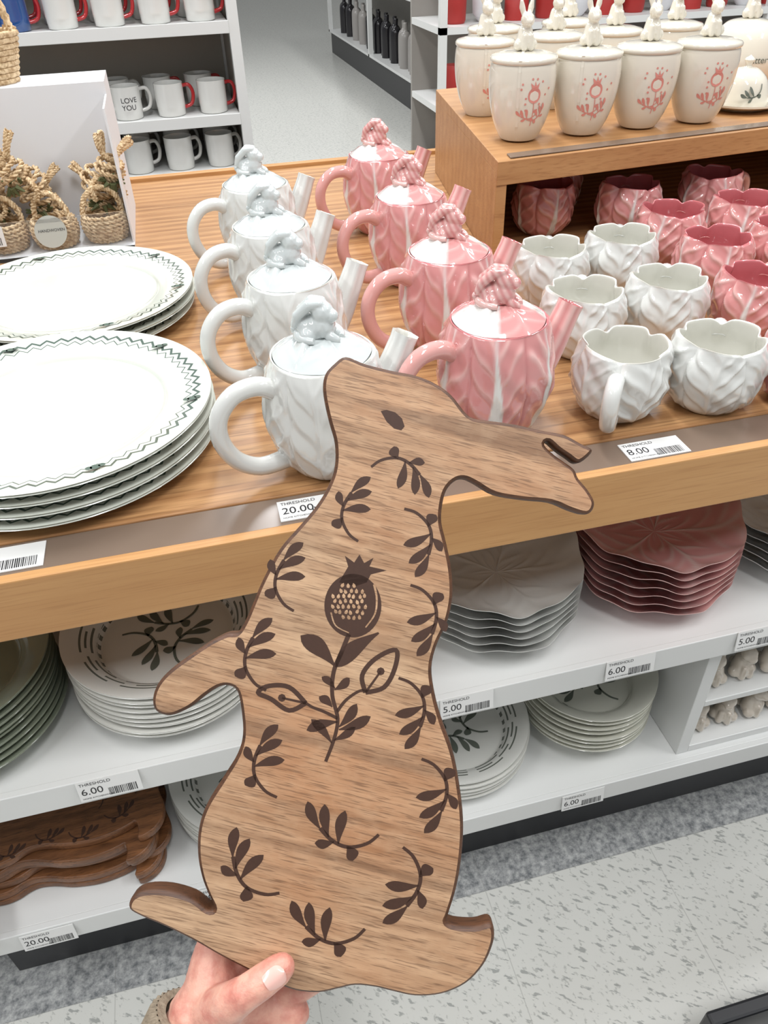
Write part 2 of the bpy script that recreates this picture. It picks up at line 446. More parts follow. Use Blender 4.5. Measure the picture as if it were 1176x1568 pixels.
for x, y, r in [(.655, .072, None), (.695, .235, None), (.722, .375, 75), (.730, .505, 40), (.862, .515, 60), (.735, .650, 70), (.90, .66, 10),
                (.66, .80, 80), (.845, .385, 60), (.81, .245, 60), (.775, .12, 60), (.60, .70, 90)]:
    inst('cabbage_mug', MGP, (x, y, .8502), (0, 0, radians(away(x, y)-6 if r is None else r)))

# ------------------------------------------------------------------ flat ornaments (sprigs)
def leafpoly(p0, p1, w, n=10):
    p0 = Vector(p0[:2]); p1 = Vector(p1[:2]); d = p1-p0; nn = Vector((-d.y, d.x)).normalized()
    L = []; Rr = []
    for i in range(n+1):
        t = i/n; ww = w*.5*sin(pi*min(1, t**1.6))**.75 if 0 < t < 1 else 0
        ww += w*.06*(1-t)
        c = p0+d*t+nn*(w*.18*sin(pi*t)); L.append(c+nn*ww); Rr.append(c-nn*ww)
    return [tuple(q) for q in L+Rr[::-1]]
def ribbon(pts, w0, w1, n=5):
    P = cr([(p[0], p[1], 0) for p in pts], n); m = len(P); L = []; Rr = []
    for i, p in enumerate(P):
        t = (P[min(i+1, m-1)]-P[max(i-1, 0)]).normalized(); nn = Vector((-t.y, t.x, 0)); w = (w0+(w1-w0)*i/(m-1))/2
        L.append(p+nn*w); Rr.append(p-nn*w)
    return [((L[i].x, L[i].y), (L[i+1].x, L[i+1].y), (Rr[i+1].x, Rr[i+1].y), (Rr[i].x, Rr[i].y)) for i in range(m-1)]
def circle(c, rx, ry, n=28): return [(c[0]+rx*cos(2*pi*i/n), c[1]+ry*sin(2*pi*i/n)) for i in range(n)]
def sprig_polys(cx, cy, rot, sc=1.0, mir=1, fat=1.0):
    R = radians(rot)
    def T(p):
        x, y = p[0]*mir*sc, p[1]*sc; return (cx+x*cos(R)-y*sin(R), cy+x*sin(R)+y*cos(R))
    polys = []
    for q in ribbon([(52, -2), (36, -15), (10, -21), (-12, -13), (-30, 4)], 4*fat, 5.5*fat): polys.append([T(p) for p in q])
    for a, c, w in [((-30, 3), (-49, 41), 13.5), ((-18, -8), (-25, 38), 13.5), ((-4, -17), (4, 30), 13.5), ((8, -19), (17, -40), 16), ((-10, -14), (-37, -17), 12)]:
        polys.append([T(p) for p in leafpoly(a, c, w*fat)])
    return polys

# ------------------------------------------------------------------ rabbit cutting board
OUT = [(530,549),(560,560),(600,570),(635,577),(665,589),(690,607),(710,632),(724,642),(750,646),(785,651),(825,660),(860,667),(885,680),(903,690),
 (894,703),(880,710),(866,701),(850,690),(836,678),(831,683),(845,697),(862,709),(876,720),(882,733),(896,750),(906,768),(903,782),(892,788),(870,782),(840,770),(800,766),
 (755,758),(725,741),(708,734),(694,738),(682,752),(676,775),(675,800),(682,830),(690,870),(692,910),(684,950),(668,985),(660,1020),(665,1060),
 (676,1100),(692,1145),(702,1195),(708,1250),(706,1300),(698,1350),(686,1390),(682,1402),(695,1409),(725,1411),(748,1406),(755,1418),(752,1440),
 (738,1470),(712,1497),(675,1513),(635,1516),(600,1509),(575,1503),(545,1500),(520,1505),(490,1511),(455,1508),(425,1497),(385,1478),(340,1455),
 (300,1432),(255,1410),(222,1396),(203,1384),(206,1367),(225,1357),(260,1357),(298,1368),(322,1385),(331,1382),(322,1362),(312,1335),(306,1300),(308,1260),
 (320,1225),(345,1185),(366,1150),(374,1120),(372,1085),(366,1056),(354,1047),(338,1049),(318,1062),(295,1080),(265,1092),(243,1085),(238,1066),
 (246,1043),(265,1022),(295,1000),(325,980),(350,968),(366,966),(378,948),(390,920),(405,885),(430,840),(460,805),(485,775),(503,745),(513,715),
 (513,680),(505,650),(498,620),(495,595),(499,575),(512,560)]
SC = .0004244
def Lc(px, py, z=0.0): return Vector(((px-480)*SC, (1030-py)*SC, z))
BR = Matrix.Rotation(radians(-13), 3, 'Z') @ Matrix.Rotation(radians(51.5), 3, 'X') @ Matrix.Rotation(radians(-2), 3, 'Z')
BORG = Vector((.0255, -.2499, .9283)); BE = BR.to_euler()
def board_body(d, P, th, mi_face, mi_edge, M=None, o0=.0024):
    n = len(P); N = []
    for i in range(n):
        t = (P[(i+1) % n]-P[i-1]).normalized(); N.append(Vector((-t.y, t.x, 0)))
    area = sum(P[i].x*P[(i+1) % n].y-P[(i+1) % n].x*P[i].y for i in range(n))
    sg = 1 if area > 0 else -1; h = th/2
    rings = [(o0, h), (.0010, h*.9), (.0002, h*.72), (0, h*.5), (0, -h*.5), (.0002, -h*.72), (.0009, -h*.9), (.0022, -h)]
    V = []
    for off, z in rings:
        for i in range(n): V.append(P[i]+N[i]*off*sg+Vector((0, 0, z)))
    F = []
    for k in range(len(rings)-1):
        for i in range(n): F.append((k*n+i, k*n+(i+1) % n, (k+1)*n+(i+1) % n, (k+1)*n+i))
    d.add(V, F, WHT, mi_edge, M)
    T = tessellate_polygon([[Vector((V[i].x, V[i].y, 0)) for i in range(n)]])
    d.add(V[:n], [tuple(t) for t in T], WHT, mi_face, M)
    d.add(V[-n:], [tuple(t) for t in T], WHT, mi_face, M)
SPR = [(615,722,175,.9),(541,782,-78,.9),(643,822,122,.95),(441,885,-75,.95),(650,940,118,.98),(396,1003,-72,1.0),(632,1080,118,.98),(409,1165,-68,1.0),
       (665,1205,115,1.02),(524,1266,-2,1.08),(385,1325,-34,1.08),(622,1345,98,1.08),(503,1412,2,1.08)]
def build_board():
    d = B(); board_body(d, cr([Lc(*p) for p in OUT], 4, True), .016, 0, 1)
    def put(poly, mi=2, dz=0):
        d.flat(poly, lambda x, y: Lc(x, y, .0081+dz), mi)
    for cx, cy, rot, sc in SPR:
        for q in sprig_polys(0, 0, rot, sc, 1, 1.08): put([(cx+p[0], cy-p[1]) for p in q])
    put([(583,632),(592,630),(605,634),(615,643),(619,655),(614,661),(603,658),(592,648)])
    put(circle((541, 925), 43, 48, 40))
    put([(520,890),(534,866),(529,850),(543,860),(551,848),(558,861),(572,853),(566,866),(592,872),(568,878),(562,890),(545,896)])
    for q in ribbon([(573,893),(577,915),(574,938),(560,958)], 3.5, 2): put(q, 0, .0002)
    for q in ribbon([(508,935),(515,955),(535,966)], 2.5, 1.5): put(q, 0, .0002)
    rs = random.Random(8)
    for j in range(7):
        for i in range(7):
            x = 510+i*8.2+(j % 2)*4+rs.uniform(-1.2, 1.2); y = 895+j*8+rs.uniform(-1.2, 1.2)
            if ((x-536)/28)**2+((y-920)/29)**2 < 1:
                tt = rs.uniform(-.5, .5); c_, s_ = cos(tt), sin(tt)
                put([(x+px*c_-py*s_, y+px*s_+py*c_) for px, py in [(-2.4, -1), (0, -4.2), (2.4, -1), (2.2, 2.4), (0, 3.4), (-2.2, 2.4)]], 0, .0002)
    for q in ribbon([(500,1160),(513,1125),(518,1095),(510,1060),(512,1025),(524,995),(535,968)], 5, 7, 6): put(q)
    for q in ribbon([(518,1095),(498,1085),(480,1078),(468,1070)], 5, 4): put(q)
    for q in ribbon([(517,1085),(530,1068),(548,1055),(560,1052)], 5, 4): put(q)
    def L(a, c, w): put(leafpoly(a, c, w))
    L((513,1015),(462,970),26); L((580,966),(514,1018),24)
    for poly in ([(470,1072),(445,1048),(415,1046),(398,1056),(418,1066),(445,1083),(470,1072)], [(560,1056),(555,1030),(575,1005),(606,992),(604,1020),(588,1048),(560,1056)]):
        for q in ribbon(poly, 7, 7, 5): put(q)
        c = Vector(((poly[0][0]+poly[3][0])/2, (poly[0][1]+poly[3][1])/2))
        put(circle(c, 6, 6, 8))
        for q in ribbon([poly[0], (c.x, c.y)], 4, 3): put(q)
    for a, c, w in [((518,1100),(471,1113),16),((510,1078),(490,1062),13),((520,1108),(547,1073),15),((520,1112),(568,1092),16),((512,1128),(545,1108),12),((509,1132),(478,1096),13),((514,1050),(494,1032),11),((513,1052),(536,1034),13)]: L(a, c, w)
    return d.obj('rabbit_cutting_board', [M_BOARD, M_BEDGE, M_BURN], BORG, BE)
build_board()

# stack of the same rabbit boards lying on the base shelf (heads to the left)
d = B(); rr_ = random.Random(4)
OUT2 = [p for p in OUT if not (830 < p[0] < 896 and 676 < p[1] < 734)]
for i in range(6):
    Mi = Matrix.Translation((rr_.uniform(-.008, .008), rr_.uniform(-.006, .006), .0075+i*.0155)) @ Matrix.Rotation(radians(90)+rr_.uniform(-.07, .07), 4, 'Z') @ Matrix.Scale(.84, 4) @ Matrix.Scale(-1, 4, (1, 0, 0))
    board_body(d, cr([Lc(*p) for p in OUT2], 3, True), .0165, 0, 0, Mi)
    if i == 5:
        for cx, cy, rot, sc in SPR:
            for q in sprig_polys(0, 0, rot, sc, 1, 1.08):
                d.flat([(cx+p[0], cy-p[1]) for p in q], lambda x, y: Mi @ Lc(x, y, .0086), 1)
d.obj('wooden_board_stack', [M_DKWOOD, M_BURN], (-.365, .118, .2412), (0, 0, .03))

# ------------------------------------------------------------------ hand
def H(px, py, zmm): return Lc(px, py, zmm/1000.0)
def ch(*a): return [(H(x, y, z), r/1000.0) for x, y, z, r in a]
hand = blob('human_hand', [
    ch((262,1700,-18,25), (282,1630,-16,24), (304,1575,-14,24)),
    ch((304,1575,-14,23), (314,1540,-16,19), (313,1505,-20,15), (314,1480,-24,11.8)),
    ch((318,1580,-22,23), (360,1562,-26,19), (400,1584,-28,15), (440,1594,-28,12)),
    ch((322,1566,-8,19), (340,1540,4,15.5), (362,1512,15,12.6), (385,1491,20,11), (408,1475,20,10.8), (430,1461,18.5,9.9), (437,1456,18,8.7)),
    ch((316,1484,-24,10.5), (332,1458,-27,9.5), (372,1442,-25,8.8), (412,1438,-19,8), (430,1438,-17,7)),
    ch((330,1525,-28,12), (366,1488,-34,10), (415,1470,-28,9), (455,1466,-18,8), (468,1466,-17,7)),
    ch((350,1556,-30,13), (392,1532,-35,10.5), (440,1510,-28,9.2), (476,1498,-18,8.4), (486,1496,-17,7)),
    ch((376,1582,-28,14), (416,1568,-30,11.5), (454,1548,-26,10), (480,1526,-19,8.6), (490,1514,-17.5,7.2)),
], .0014, M_SKIN, 4)
ho = inst('human_hand', hand, BORG, BE)
d = B()
def nf(u, v):
    a = (u-.5)*2; t = v
    w = .0064*(.82+.18*sin(pi*t))*(1 if t < .7 else sqrt(max(.02, 1-((t-.7)/.31)**2)))
    x = -.007+t*.0135
    return Vector((x, a*w, .0026*(1-a*a)-.0010*t)), WHT
d.grid(nf, 12, 14, closeu=False)
Mn = Matrix.Translation(H(431, 1459, 26.5)) @ Matrix.Rotation(radians(34), 4, 'Z') @ Matrix.Rotation(radians(8), 4, 'Y')
d.v = [Mn @ p for p in d.v]
d.obj('thumb_nail', M_NAIL, parent=ho)
d = B()
def slv(u, v):
    a = 2*pi*u; c = H(300-40*v*1.2, 1583+120*v, -15)
    n1 = Vector((.92, -.38, 0)); n2 = Vector((0, 0, 1))
    r = .034+.004*v+.0011*cos(40*a)+(-.003 if v < .04 else 0)
    return c+(n1*cos(a)+n2*sin(a)*.9)*r, WHT
d.grid(slv, 240, 30)
def slv2(u, v):
    a = 2*pi*u; c = H(300, 1583, -15); n1 = Vector((.92, -.38, 0)); n2 = Vector((0, 0, 1)); r = .031-.006*v
    return c+(n1*cos(a)+n2*sin(a)*.9)*r, WHT
d.grid(slv2, 240, 2)
d.obj('sweater_sleeve', M_KNIT, parent=ho)

# ------------------------------------------------------------------ plates
def plate(d, z, R, well, rimh, col=WHT, mi=0, ox=0, oy=0, th=.004, seg=72):
    pr = cr([(0, z+th, 0), (well*.8, z+th, 0), (well*.96, z+th+.0005, 0), (well*1.03, z+rimh*.55, 0), (R-.002, z+rimh, 0), (R, z+rimh-.0015, 0), (R-.002, z+rimh-.004, 0), (well*1.05, z+rimh*.5-.004, 0), (well*.85, z, 0), (0, z, 0)], 3)
    d.lathe([(p.x, p.y) for p in pr], seg, col, mi, off=(ox, oy, 0))
def stack(name, x, y, z, R, well, rimh, n, sp, mats, col=WHT, seg=72, decor=None, rz=0):
    d = B()
    for i in range(n):
        top = i == n-1
        plate(d, i*sp, R, well, rimh, col, 0, 0 if top else random.uniform(-.002, .002), 0 if top else random.uniform(-.002, .002), seg=seg)
    if decor: decor(d, (n-1)*sp+.0046)
    return d.obj(name, mats, (x, y, z+.0005), (0, 0, rz))
def rimdecor(d, z):
    for a in (40, 112, 200, 290, 345):
        A = radians(a); c = (.154*cos(A), .154*sin(A))
        for dx, dy, r in ((0, 0, .0050), (.006, .002, .0035), (-.006, -.001, .0035)):
            d.flat(circle((c[0]+dx, c[1]+dy), r, r*.8, 12), lambda X, Y: Vector((X, Y, z+.0135)), 1)
stack('platter_stack', -.182, .213, .85, .17, .122, .018, 4, .013, [M_PLAT, M_GREENINK], seg=120, decor=rimdecor)
stack('platter_stack', -.185, .570, .85, .17, .122, .018, 3, .013, [M_PLAT, M_GREENINK], seg=120, decor=rimdecor)
def sprdecor(k, sc=.0007, n=3):
    def f(d, z):
        for i in range(n):
            a = k+i*360/n
            for q in sprig_polys(0, 0, a, 1.0):
                d.flat([(p[0]*sc+.030*cos(radians(a+60)), p[1]*sc+.030*sin(radians(a+60))) for p in q], lambda X, Y: Vector((X, Y, z)), 1)
    return f
stack('plate_stack', -.372, .122, .54, .120, .085, .030, 9, .0095, [M_CER], S(138, 146, 128))
stack('plate_stack', -.118, .122, .54, .120, .085, .034, 9, .0088, [M_RING, M_GINK], decor=sprdecor(20))
stack('plate_stack', -.058, .124, .24, .118, .085, .030, 6, .010, [M_RING, M_GINK], decor=sprdecor(0))
stack('plate_stack', .262, .125, .24, .118, .085, .030, 5, .010, [M_RING, M_GINK], decor=sprdecor(70))
stack('bowl_stack', .488, .125, .24, .105, .072, .042, 8, .011, [M_CER, M_GINK], S(212, 212, 200), decor=sprdecor(100, .0007, 2))
stack('plate_stack', -.36, .40, .54, .120, .085, .030, 7, .0095, [M_CER], S(190, 192, 180))
stack('plate_stack', .20, .40, .54, .120, .085, .030, 7, .0095, [M_CER], S(210, 210, 200))

def cabplates(x, y, z, R, n, sp, pink, rz=0):
    d = B()
    for i in range(n):
        zz0 = i*sp; ph = i*.35
        def fn(u, v, under=False):
            a = 2*pi*u; k = cos(6*a+ph)*.6+.35*cos(10*a+ph*2)+.25*cos(3*a+i)
            r = R*v*(1+.030*k*v*v); h = .004+.034*v**2.6+.0045*cos(6*a+ph+1)*v**4+.002*cos(13*a)*v**6
            L, rib, s, e = leafpat(a+.12*sin(3*v+a), v, 5, 3.4)
            h += (.0022*rib+.0016*s)*sin(pi*min(1, v*.98+.02))
            c = CW
            if pink: c = mixc(S(212, 146, 146), S(228, 180, 176), v*v*.7); c = mixc(c, PKW, max(rib*.8, s*.45)); c = mixc(c, PKL, (v-.96)*25)
            if under: h -= .005*(1.2-v)
            return Vector((r*cos(a), r*sin(a), zz0+max(h, 0.0))), c
        d.grid(fn, 150, 26)
        d.grid(lambda u, v: fn(u, v, True), 150, 10)
        def rim(u, v):
            p, c = fn(u, 1.0); q, _ = fn(u, 1.0, True); return p.lerp(q, v), c
        d.grid(rim, 150, 1)
    d.obj('cabbage_plate_stack', M_CER, (x, y, z+.0005), (0, 0, rz))
cabplates(.312, .120, .54, .112, 6, .0135, False, .5)
cabplates(.545, .124, .54, .113, 7, .0135, True, .4)
cabplates(.785, .122, .54, .113, 5, .0135, False, .2)

# ------------------------------------------------------------------ rabbit jars
bun = blob('bunny', [
    [((0, 0, .012), .0135), ((0, .001, .024), .0105)], [((0, -.004, .039), .0098)], [((0, -.011, .037), .0058)],
    [((.004, .001, .045), .0036), ((.0065, .003, .053), .0042), ((.0078, .003, .060), .0026)],
    [((-.004, .001, .045), .0036), ((-.0065, .003, .053), .0042), ((-.0078, .003, .060), .0026)],
    [((.005, -.010, .006), .0045), ((.0045, -.010, .020), .0036)], [((-.005, -.010, .006), .0045), ((-.0045, -.010, .020), .0036)],
    [((0, .014, .008), .0055)], [((.010, -.002, .009), .0075)], [((-.010, -.002, .009), .0075)]], .0011, M_CER, 2)
bv = [v.co.copy() for v in bun.vertices]; bf = [tuple(p.vertices) for p in bun.polygons]
CJ = S(225, 219, 204)
JP = [(0, 0), (.025, 0), (.031, .003), (.0415, .024), (.0490, .052), (.0518, .080), (.0508, .100), (.0488, .108)]
def jr(z):
    for (r0, z0), (r1, z1) in zip(JP[1:], JP[2:]):
        if z0 <= z <= z1 and z1 > z0: return r0+(r1-r0)*(z-z0)/(z1-z0)
    return .05
def jar_mesh(ribbon_=False):
    d = B()
    d.lathe([(p.x, p.y) for p in cr([(r, z, 0) for r, z in JP], 5)], 56, CJ)
    d.lathe([(.0495, .108), (.0515, .110), (.0515, .114), (.049, .1165), (.035, .120), (.014, .122), (0, .122)], 56, CJ)
    d.add(bv, bf, CJ, 0, Matrix.Translation((0, 0, .120)) @ Matrix.Scale(1.08, 4))
    def mp(X, Y):
        X *= 1.2; Y *= 1.15; z = .055+Y; r = jr(z)+.0009; a = -pi/2+X/r; return Vector((r*cos(a), r*sin(a), z))
    ink = 1; k = .00026
    for q in sprig_polys(0, 0, 20, k): d.flat([(p[0]-.006, p[1]-.012) for p in q], mp, ink)
    for q in sprig_polys(0, 0, 20, k, -1): d.flat([(p[0]+.006, p[1]-.012) for p in q], mp, ink)
    for q in ribbon([(0, -.026), (.001, -.01), (0, .004)], .001, .001): d.flat(q, mp, ink)
    d.flat(circle((0, .012), .0085, .0095, 20), mp, ink)
    d.flat([(-.004, .019), (-.006, .027), (-.001, .023), (0, .029), (.002, .023), (.006, .027), (.004, .019)], mp, ink)
    for i in range(13):
        a = i*2.4; d.flat(circle((.023*cos(a)*(.7+.3*sin(i)), .012+.02*sin(a)), .0014, .0014, 8), mp, ink)
    if ribbon_:
        for a in (radians(-118), radians(-118)+pi):
            pts = [Vector((r*1.012*cos(a), r*1.012*sin(a), z)) for r, z in JP[2:]]+[Vector((.052*cos(a), .052*sin(a), .115)), Vector((.012*cos(a), .012*sin(a), .1235))]
            for p, q in zip(pts, pts[1:]):
                t = Vector((-sin(a), cos(a), 0))*.002; d.add([p-t, p+t, q+t, q-t], [(0, 1, 2, 3)], CJ)
    return d.mesh('rabbit_lid_jar', [M_CER, M_PINKINK])
JM = jar_mesh(); JMR = jar_mesh(True)
for i, (x, y, r) in enumerate([(.536, .682, 0), (.645, .682, -8), (.752, .690, -6), (.859, .690, -8), (.546, .880, 10), (.680, .890, 0), (.800, .900, 0), (.93, .915, 0), (.62, 1.03, 10), (.78, 1.05, 10)]):
    inst('rabbit_lid_jar', JMR if i in (0, 1, 4) else JM, (x, y, 1.0105 if i > 3 else 1.0127), (0, 0, radians(r)))
d = B()
d.lathe([(p.x, p.y) for p in cr([(0, 0, 0), (.04, 0, 0), (.055, .01, 0), (.068, .045, 0), (.06, .085, 0), (.045, .105, 0), (.03, .112, 0), (0, .116, 0)], 5)], 56, CJ)
d.add(bv, bf, CJ, 0, Matrix.Translation((0, 0, .112)) @ Matrix.Scale(1.15, 4))
d.tube(cr([(-.05, 0, .03), (-.078, 0, .055), (-.095, 0, .095)], 6), [.016-.0006*i for i in range(13)], 14, CJ)
d.tube(cr([(.055, 0, .09), (.09, 0, .085), (.095, 0, .05), (.058, 0, .025)], 6), .006, 12, S(60, 50, 45))
tv, tf = textmesh('Butter'); d.add([Vector((p.x*.016-.022, -.069, p.y*.016+.048)) for p in tv], tf, WHT, 1)
d.obj('rabbit_lid_teapot', [M_CER, M_GINK], (1.10, .93, 1.0105), (0, 0, -.2))
d = B(); plate(d, 0, .075, .05, .014, CJ)
d.lathe([(p.x, p.y) for p in cr([(.045, .006, 0), (.044, .02, 0), (.036, .045, 0), (.02, .06, 0), (.006, .064, 0), (.006, .07, 0), (.009, .075, 0), (0, .082, 0)], 4)], 40, CJ)
for q in sprig_polys(0, 0, 40, .0004): d.flat(q, lambda X, Y: Vector((X-.01, -.044+.45*max(0, Y), .03+Y)), 1)
d.obj('butter_dish', [M_CER, M_GINK], (.990, .755, 1.0105))

# ------------------------------------------------------------------ price tags
def tag(price, x, y, z, flat=False, w=.07, h=.032):
    d = B(); d.box(-w/2, w/2, -h/2, h/2, 0, .0012, 0)
    def T(sx, size, ox, oy):
        tv, tf = textmesh(sx); d.add([Vector((p.x*size+ox, p.y*size+oy, .0014)) for p in tv], tf, WHT, 1)
    T('THRESHOLD', .0062, -w/2+.003, h*.27); T(price, .0145, -w/2+.003, -h*.18); T('HOME KITCHENWARE', .0034, -w/2+.003, -h*.40)
    r = random.Random(int(x*1000)); xx = -.002
    while xx < w/2-.006:
        ww = r.choice((.0005, .0008, .0012)); d.box(xx, xx+ww, -h*.42, -h*.05, .0012, .00135, 1); xx += ww+r.choice((.0006, .001))
    rot = (0, 0, 0) if flat else (radians(90-8), 0, 0)
    d.obj('price_tag', [M_PAPER, M_INK], (x, y, z), rot, smooth=False)
tag('20.00', .068, .025, .8487, True); tag('8.00', .44, .022, .8487, True); tag('20.00', -.228, .026, .8487, True, .08, .036)
for p, x in (('6.00', -.206), ('5.00', .229), ('6.00', .454), ('5.00', .645)): tag(p, x, -.0125, .527)
for p, x in (('20.00', -.36), ('5.00', -.13), ('6.00', .431)): tag(p, x, -.0125, .222)
tag('5.00', -.345, .839, .895)

# ------------------------------------------------------------------ white cubby with rabbit figurines
d = B()
x0, x1, y0, y1, z0, z1 = .600, .95, .01, .22, .2405, .485
d.box(x0, x0+.02, y0, y1, z0, z1); d.box(x1-.02, x1, y0, y1, z0, z1); d.box(x0+.02, x1-.02, y0, y1, z0, z0+.015)
d.box(x0+.02, x1-.02, y0, y1, .355, .367); d.box(x0+.02, x1-.02, y0, y1, z1-.015, z1); d.box(x0+.02, x1-.02, y1-.01, y1, z0+.015, .355); d.box(x0+.02, x1-.02, y1-.01, y1, .367, z1-.015)
d.obj('display_cubby', M_WHITE, smooth=False, bevel=.001)
fig = B(); fig.add(bv, bf, S(200, 190, 176)); figm = fig.mesh('rabbit_figurine', M_CER)
for zz in (.256, .3675):
    for yy in (.045, .10):
        for i in range(6): inst('rabbit_figurine', figm, (.645+i*.050+yy*.1, yy, zz), (0, 0, random.uniform(-.6, .6)), scale=1.3)

# ------------------------------------------------------------------ wicker display
d = B()
d.box(-.62, -.105, .985, .99, .8502, 1.09, 0); d.box(-.62, -.105, .845, .985, .8505, .856, 0); d.box(-.108, -.105, .86, .985, .856, 1.07, 0); d.box(-.62, -.617, .845, .985, .856, 1.05, 0)
d.box(-.62, -.105, .99, 1.10, 1.085, 1.09, 0); d.box(-.108, -.105, .99, 1.10, .8502, 1.085, 0); d.box(-.62, -.105, 1.10, 1.105, .8502, 1.09, 0)
d.box(-.62, -.105, .842, .845, .8505, .915, 1)
d.obj('cardboard_display_bin', [M_CARD, M_ACR], smooth=False)
def braid(d, pts, r=.0028, w=.0032, k=3, turns=8, n=8):
    P = cr(pts, n); m = len(P)
    for s_ in range(k):
        q = []
        for i, p in enumerate(P):
            t = (P[min(i+1, m-1)]-P[max(i-1, 0)]).normalized(); a1 = t.orthogonal().normalized(); a1 = Vector((0, 0, 1)).cross(t).normalized() if abs(t.z) < .95 else a1
            a2 = t.cross(a1); an = 2*pi*(s_/k+turns*i/m); q.append(p+a1*cos(an)*w+a2*sin(an)*w)
        d.tube(q, r, 6)
def coilball(d, c, rx, rz, n=6, t1=1.0):
    pts = []; seg = 14
    for i in range(int(n*seg)):
        t = i/(n*seg-1); b_ = pi*(t*t1-.5)*.92; a = 2*pi*i/seg
        pts.append((c[0]+rx*cos(b_)*cos(a), c[1]+rx*cos(b_)*sin(a), c[2]+rz*sin(b_)))
    braid(d, pts, .0024, .0026, 2, n*7, 3)
M_LEAF = plain('dried_leaf', S(104, 110, 72), .7, .3, 80)
def wick_bun(seed):
    r = random.Random(seed); wk = B()
    coilball(wk, (0, 0, .030), .033, .028, 5); coilball(wk, (.004, -.016, .066), .024, .020, 4)
    for sx in (-1, 1):
        e = r.uniform(.018, .04)
        for q in (0, .006):
            braid(wk, [(sx*.008, -.010, .080), (sx*(.018+q), -.004, .098), (sx*(e+q), .004, .118-q), (sx*(e-.008), .006, .112-q), (sx*.010, -.006, .084)], .0024, .0026, 3, 7, 5)
        braid(wk, [(sx*.020, -.02, .045), (sx*.034, -.036, .030), (sx*.022, -.042, .012)], .003, .003, 3, 4, 5)
    for i in range(9):
        a = r.uniform(0, 6.28); wk.tube([(.01*cos(a), -.03+.01*sin(a), .048), (.026*cos(a), -.040, .050+.018*sin(a))], [.005, .0015], 5, mi=1)
    return wk.mesh('wicker_rabbit', [M_WICK, M_LEAF])
def wick_bas():
    wk = B()
    for j in range(7):
        z = .004+j*.0065; rr = .028+.010*sin(pi*(j+1)/9)
        braid(wk, [(rr*cos(a), rr*sin(a), z) for a in [2*pi*q/20 for q in range(21)]], .0022, .0022, 2, 12, 2)
    braid(wk, [(.034*cos(t), 0, .045+.042*sin(t)) for t in [pi*i/10 for i in range(11)]], .0028, .003, 3, 8, 3)
    wk.lathe([(0, .003), (.028, .003)], 20)
    return wk.mesh('wicker_basket', [M_WICK])
wb = [wick_bun(i) for i in range(3)]; wkm = wick_bas()
for i, (x, y, z, rx, rz) in enumerate([(-.150, .895, .857, 0, .3), (-.235, .890, .857, 0, -.5), (-.32, .895, .857, 0, .2), (-.41, .89, .857, 0, 1)]):
    inst('wicker_basket', wkm, (x, y, z), (rx, 0, rz))
for i, (x, y, z, rx, ry, rz) in enumerate([(-.160, .950, .857, -.1, .1, .2), (-.245, .950, .857, -.1, -.1, -.2), (-.34, .950, .857, -.1, .1, .2), (-.43, .95, .857, 0, 0, 0),
        (-.158, .940, .918, .35, .35, .5), (-.252, .938, .925, .3, -.4, -.4), (-.345, .94, .915, .4, .2, .1), (-.43, .94, .92, .3, .2, .1)]):
    inst('wicker_rabbit', wb[i % 3], (x, y, z), (rx, ry, rz), scale=.95)
d = B(); d.lathe([(0, 0), (.026, 0), (.026, .001), (0, .001)], 30)
tv, tf = textmesh('HANDWOVEN'); d.add([Vector((p.x*.0065-.02, p.y*.0065, .0015)) for p in tv], tf, WHT, 1)
d.obj('hang_tag', [plain('tag_kraft', S(176, 176, 166), .4), M_INK], (-.235, .838, .895), (radians(70), 0, 0), smooth=False)
d = B()
for i in range(9):
    k = .085+.002*i; z = .004+i*.0085
    d.tube([(k*1.1*cos(a)*(1+.02*((-1)**j)), k*.6*sin(a)*(1+.02*((-1)**j)), z) for j, a in enumerate([2*pi*q/40 for q in range(41)])], .0048, 7)
for j in range(20):
    a = 2*pi*j/20; d.tube([(.09*cos(a), .049*sin(a), 0), (.113*cos(a), .062*sin(a), .08)], .003, 6)
d.lathe([(0, .002), (.08, .002)], 24); braid(d, [(.105*cos(t), 0, .075+.10*sin(t)) for t in [pi*i/10 for i in range(11)]], .004, .004, 3, 10, 3)
d.obj('picnic_basket', M_WICK, (-.345, 1.045, 1.0905))

# ------------------------------------------------------------------ background shelf with mugs (left)
d = B()
X0, X1, Y0, Y1 = -1.4, .225, 2.0, 2.42
for z in (.68, .83, 1.065, 1.35): d.box(X0, X1-.03, Y0, Y1, z-.02, z); d.box(X0, X1-.03, Y0-.008, Y0, z-.028, z+.003)
d.box(X0, X1-.03, Y0, Y1, 0.1, .13); d.box(X0, X1-.03, Y0, Y1, .4, .42)
for x in (X1-.03, X0-.03):
    d.box(x, x+.03, Y0-.005, Y0+.03, 0, 1.7); d.box(x, x+.03, Y1-.03, Y1, 0, 1.7)
d.box(X0, X1-.03, Y1-.02, Y1-.005, .13, 1.7, 1); d.box(X1-.022, X1-.016, Y0+.03, Y1-.03, .1, 1.7, 1)
d.obj('mug_shelf_unit', [M_WHITE, plain('warm_grey_panel', S(190, 184, 174), .6)], smooth=False, bevel=.001)
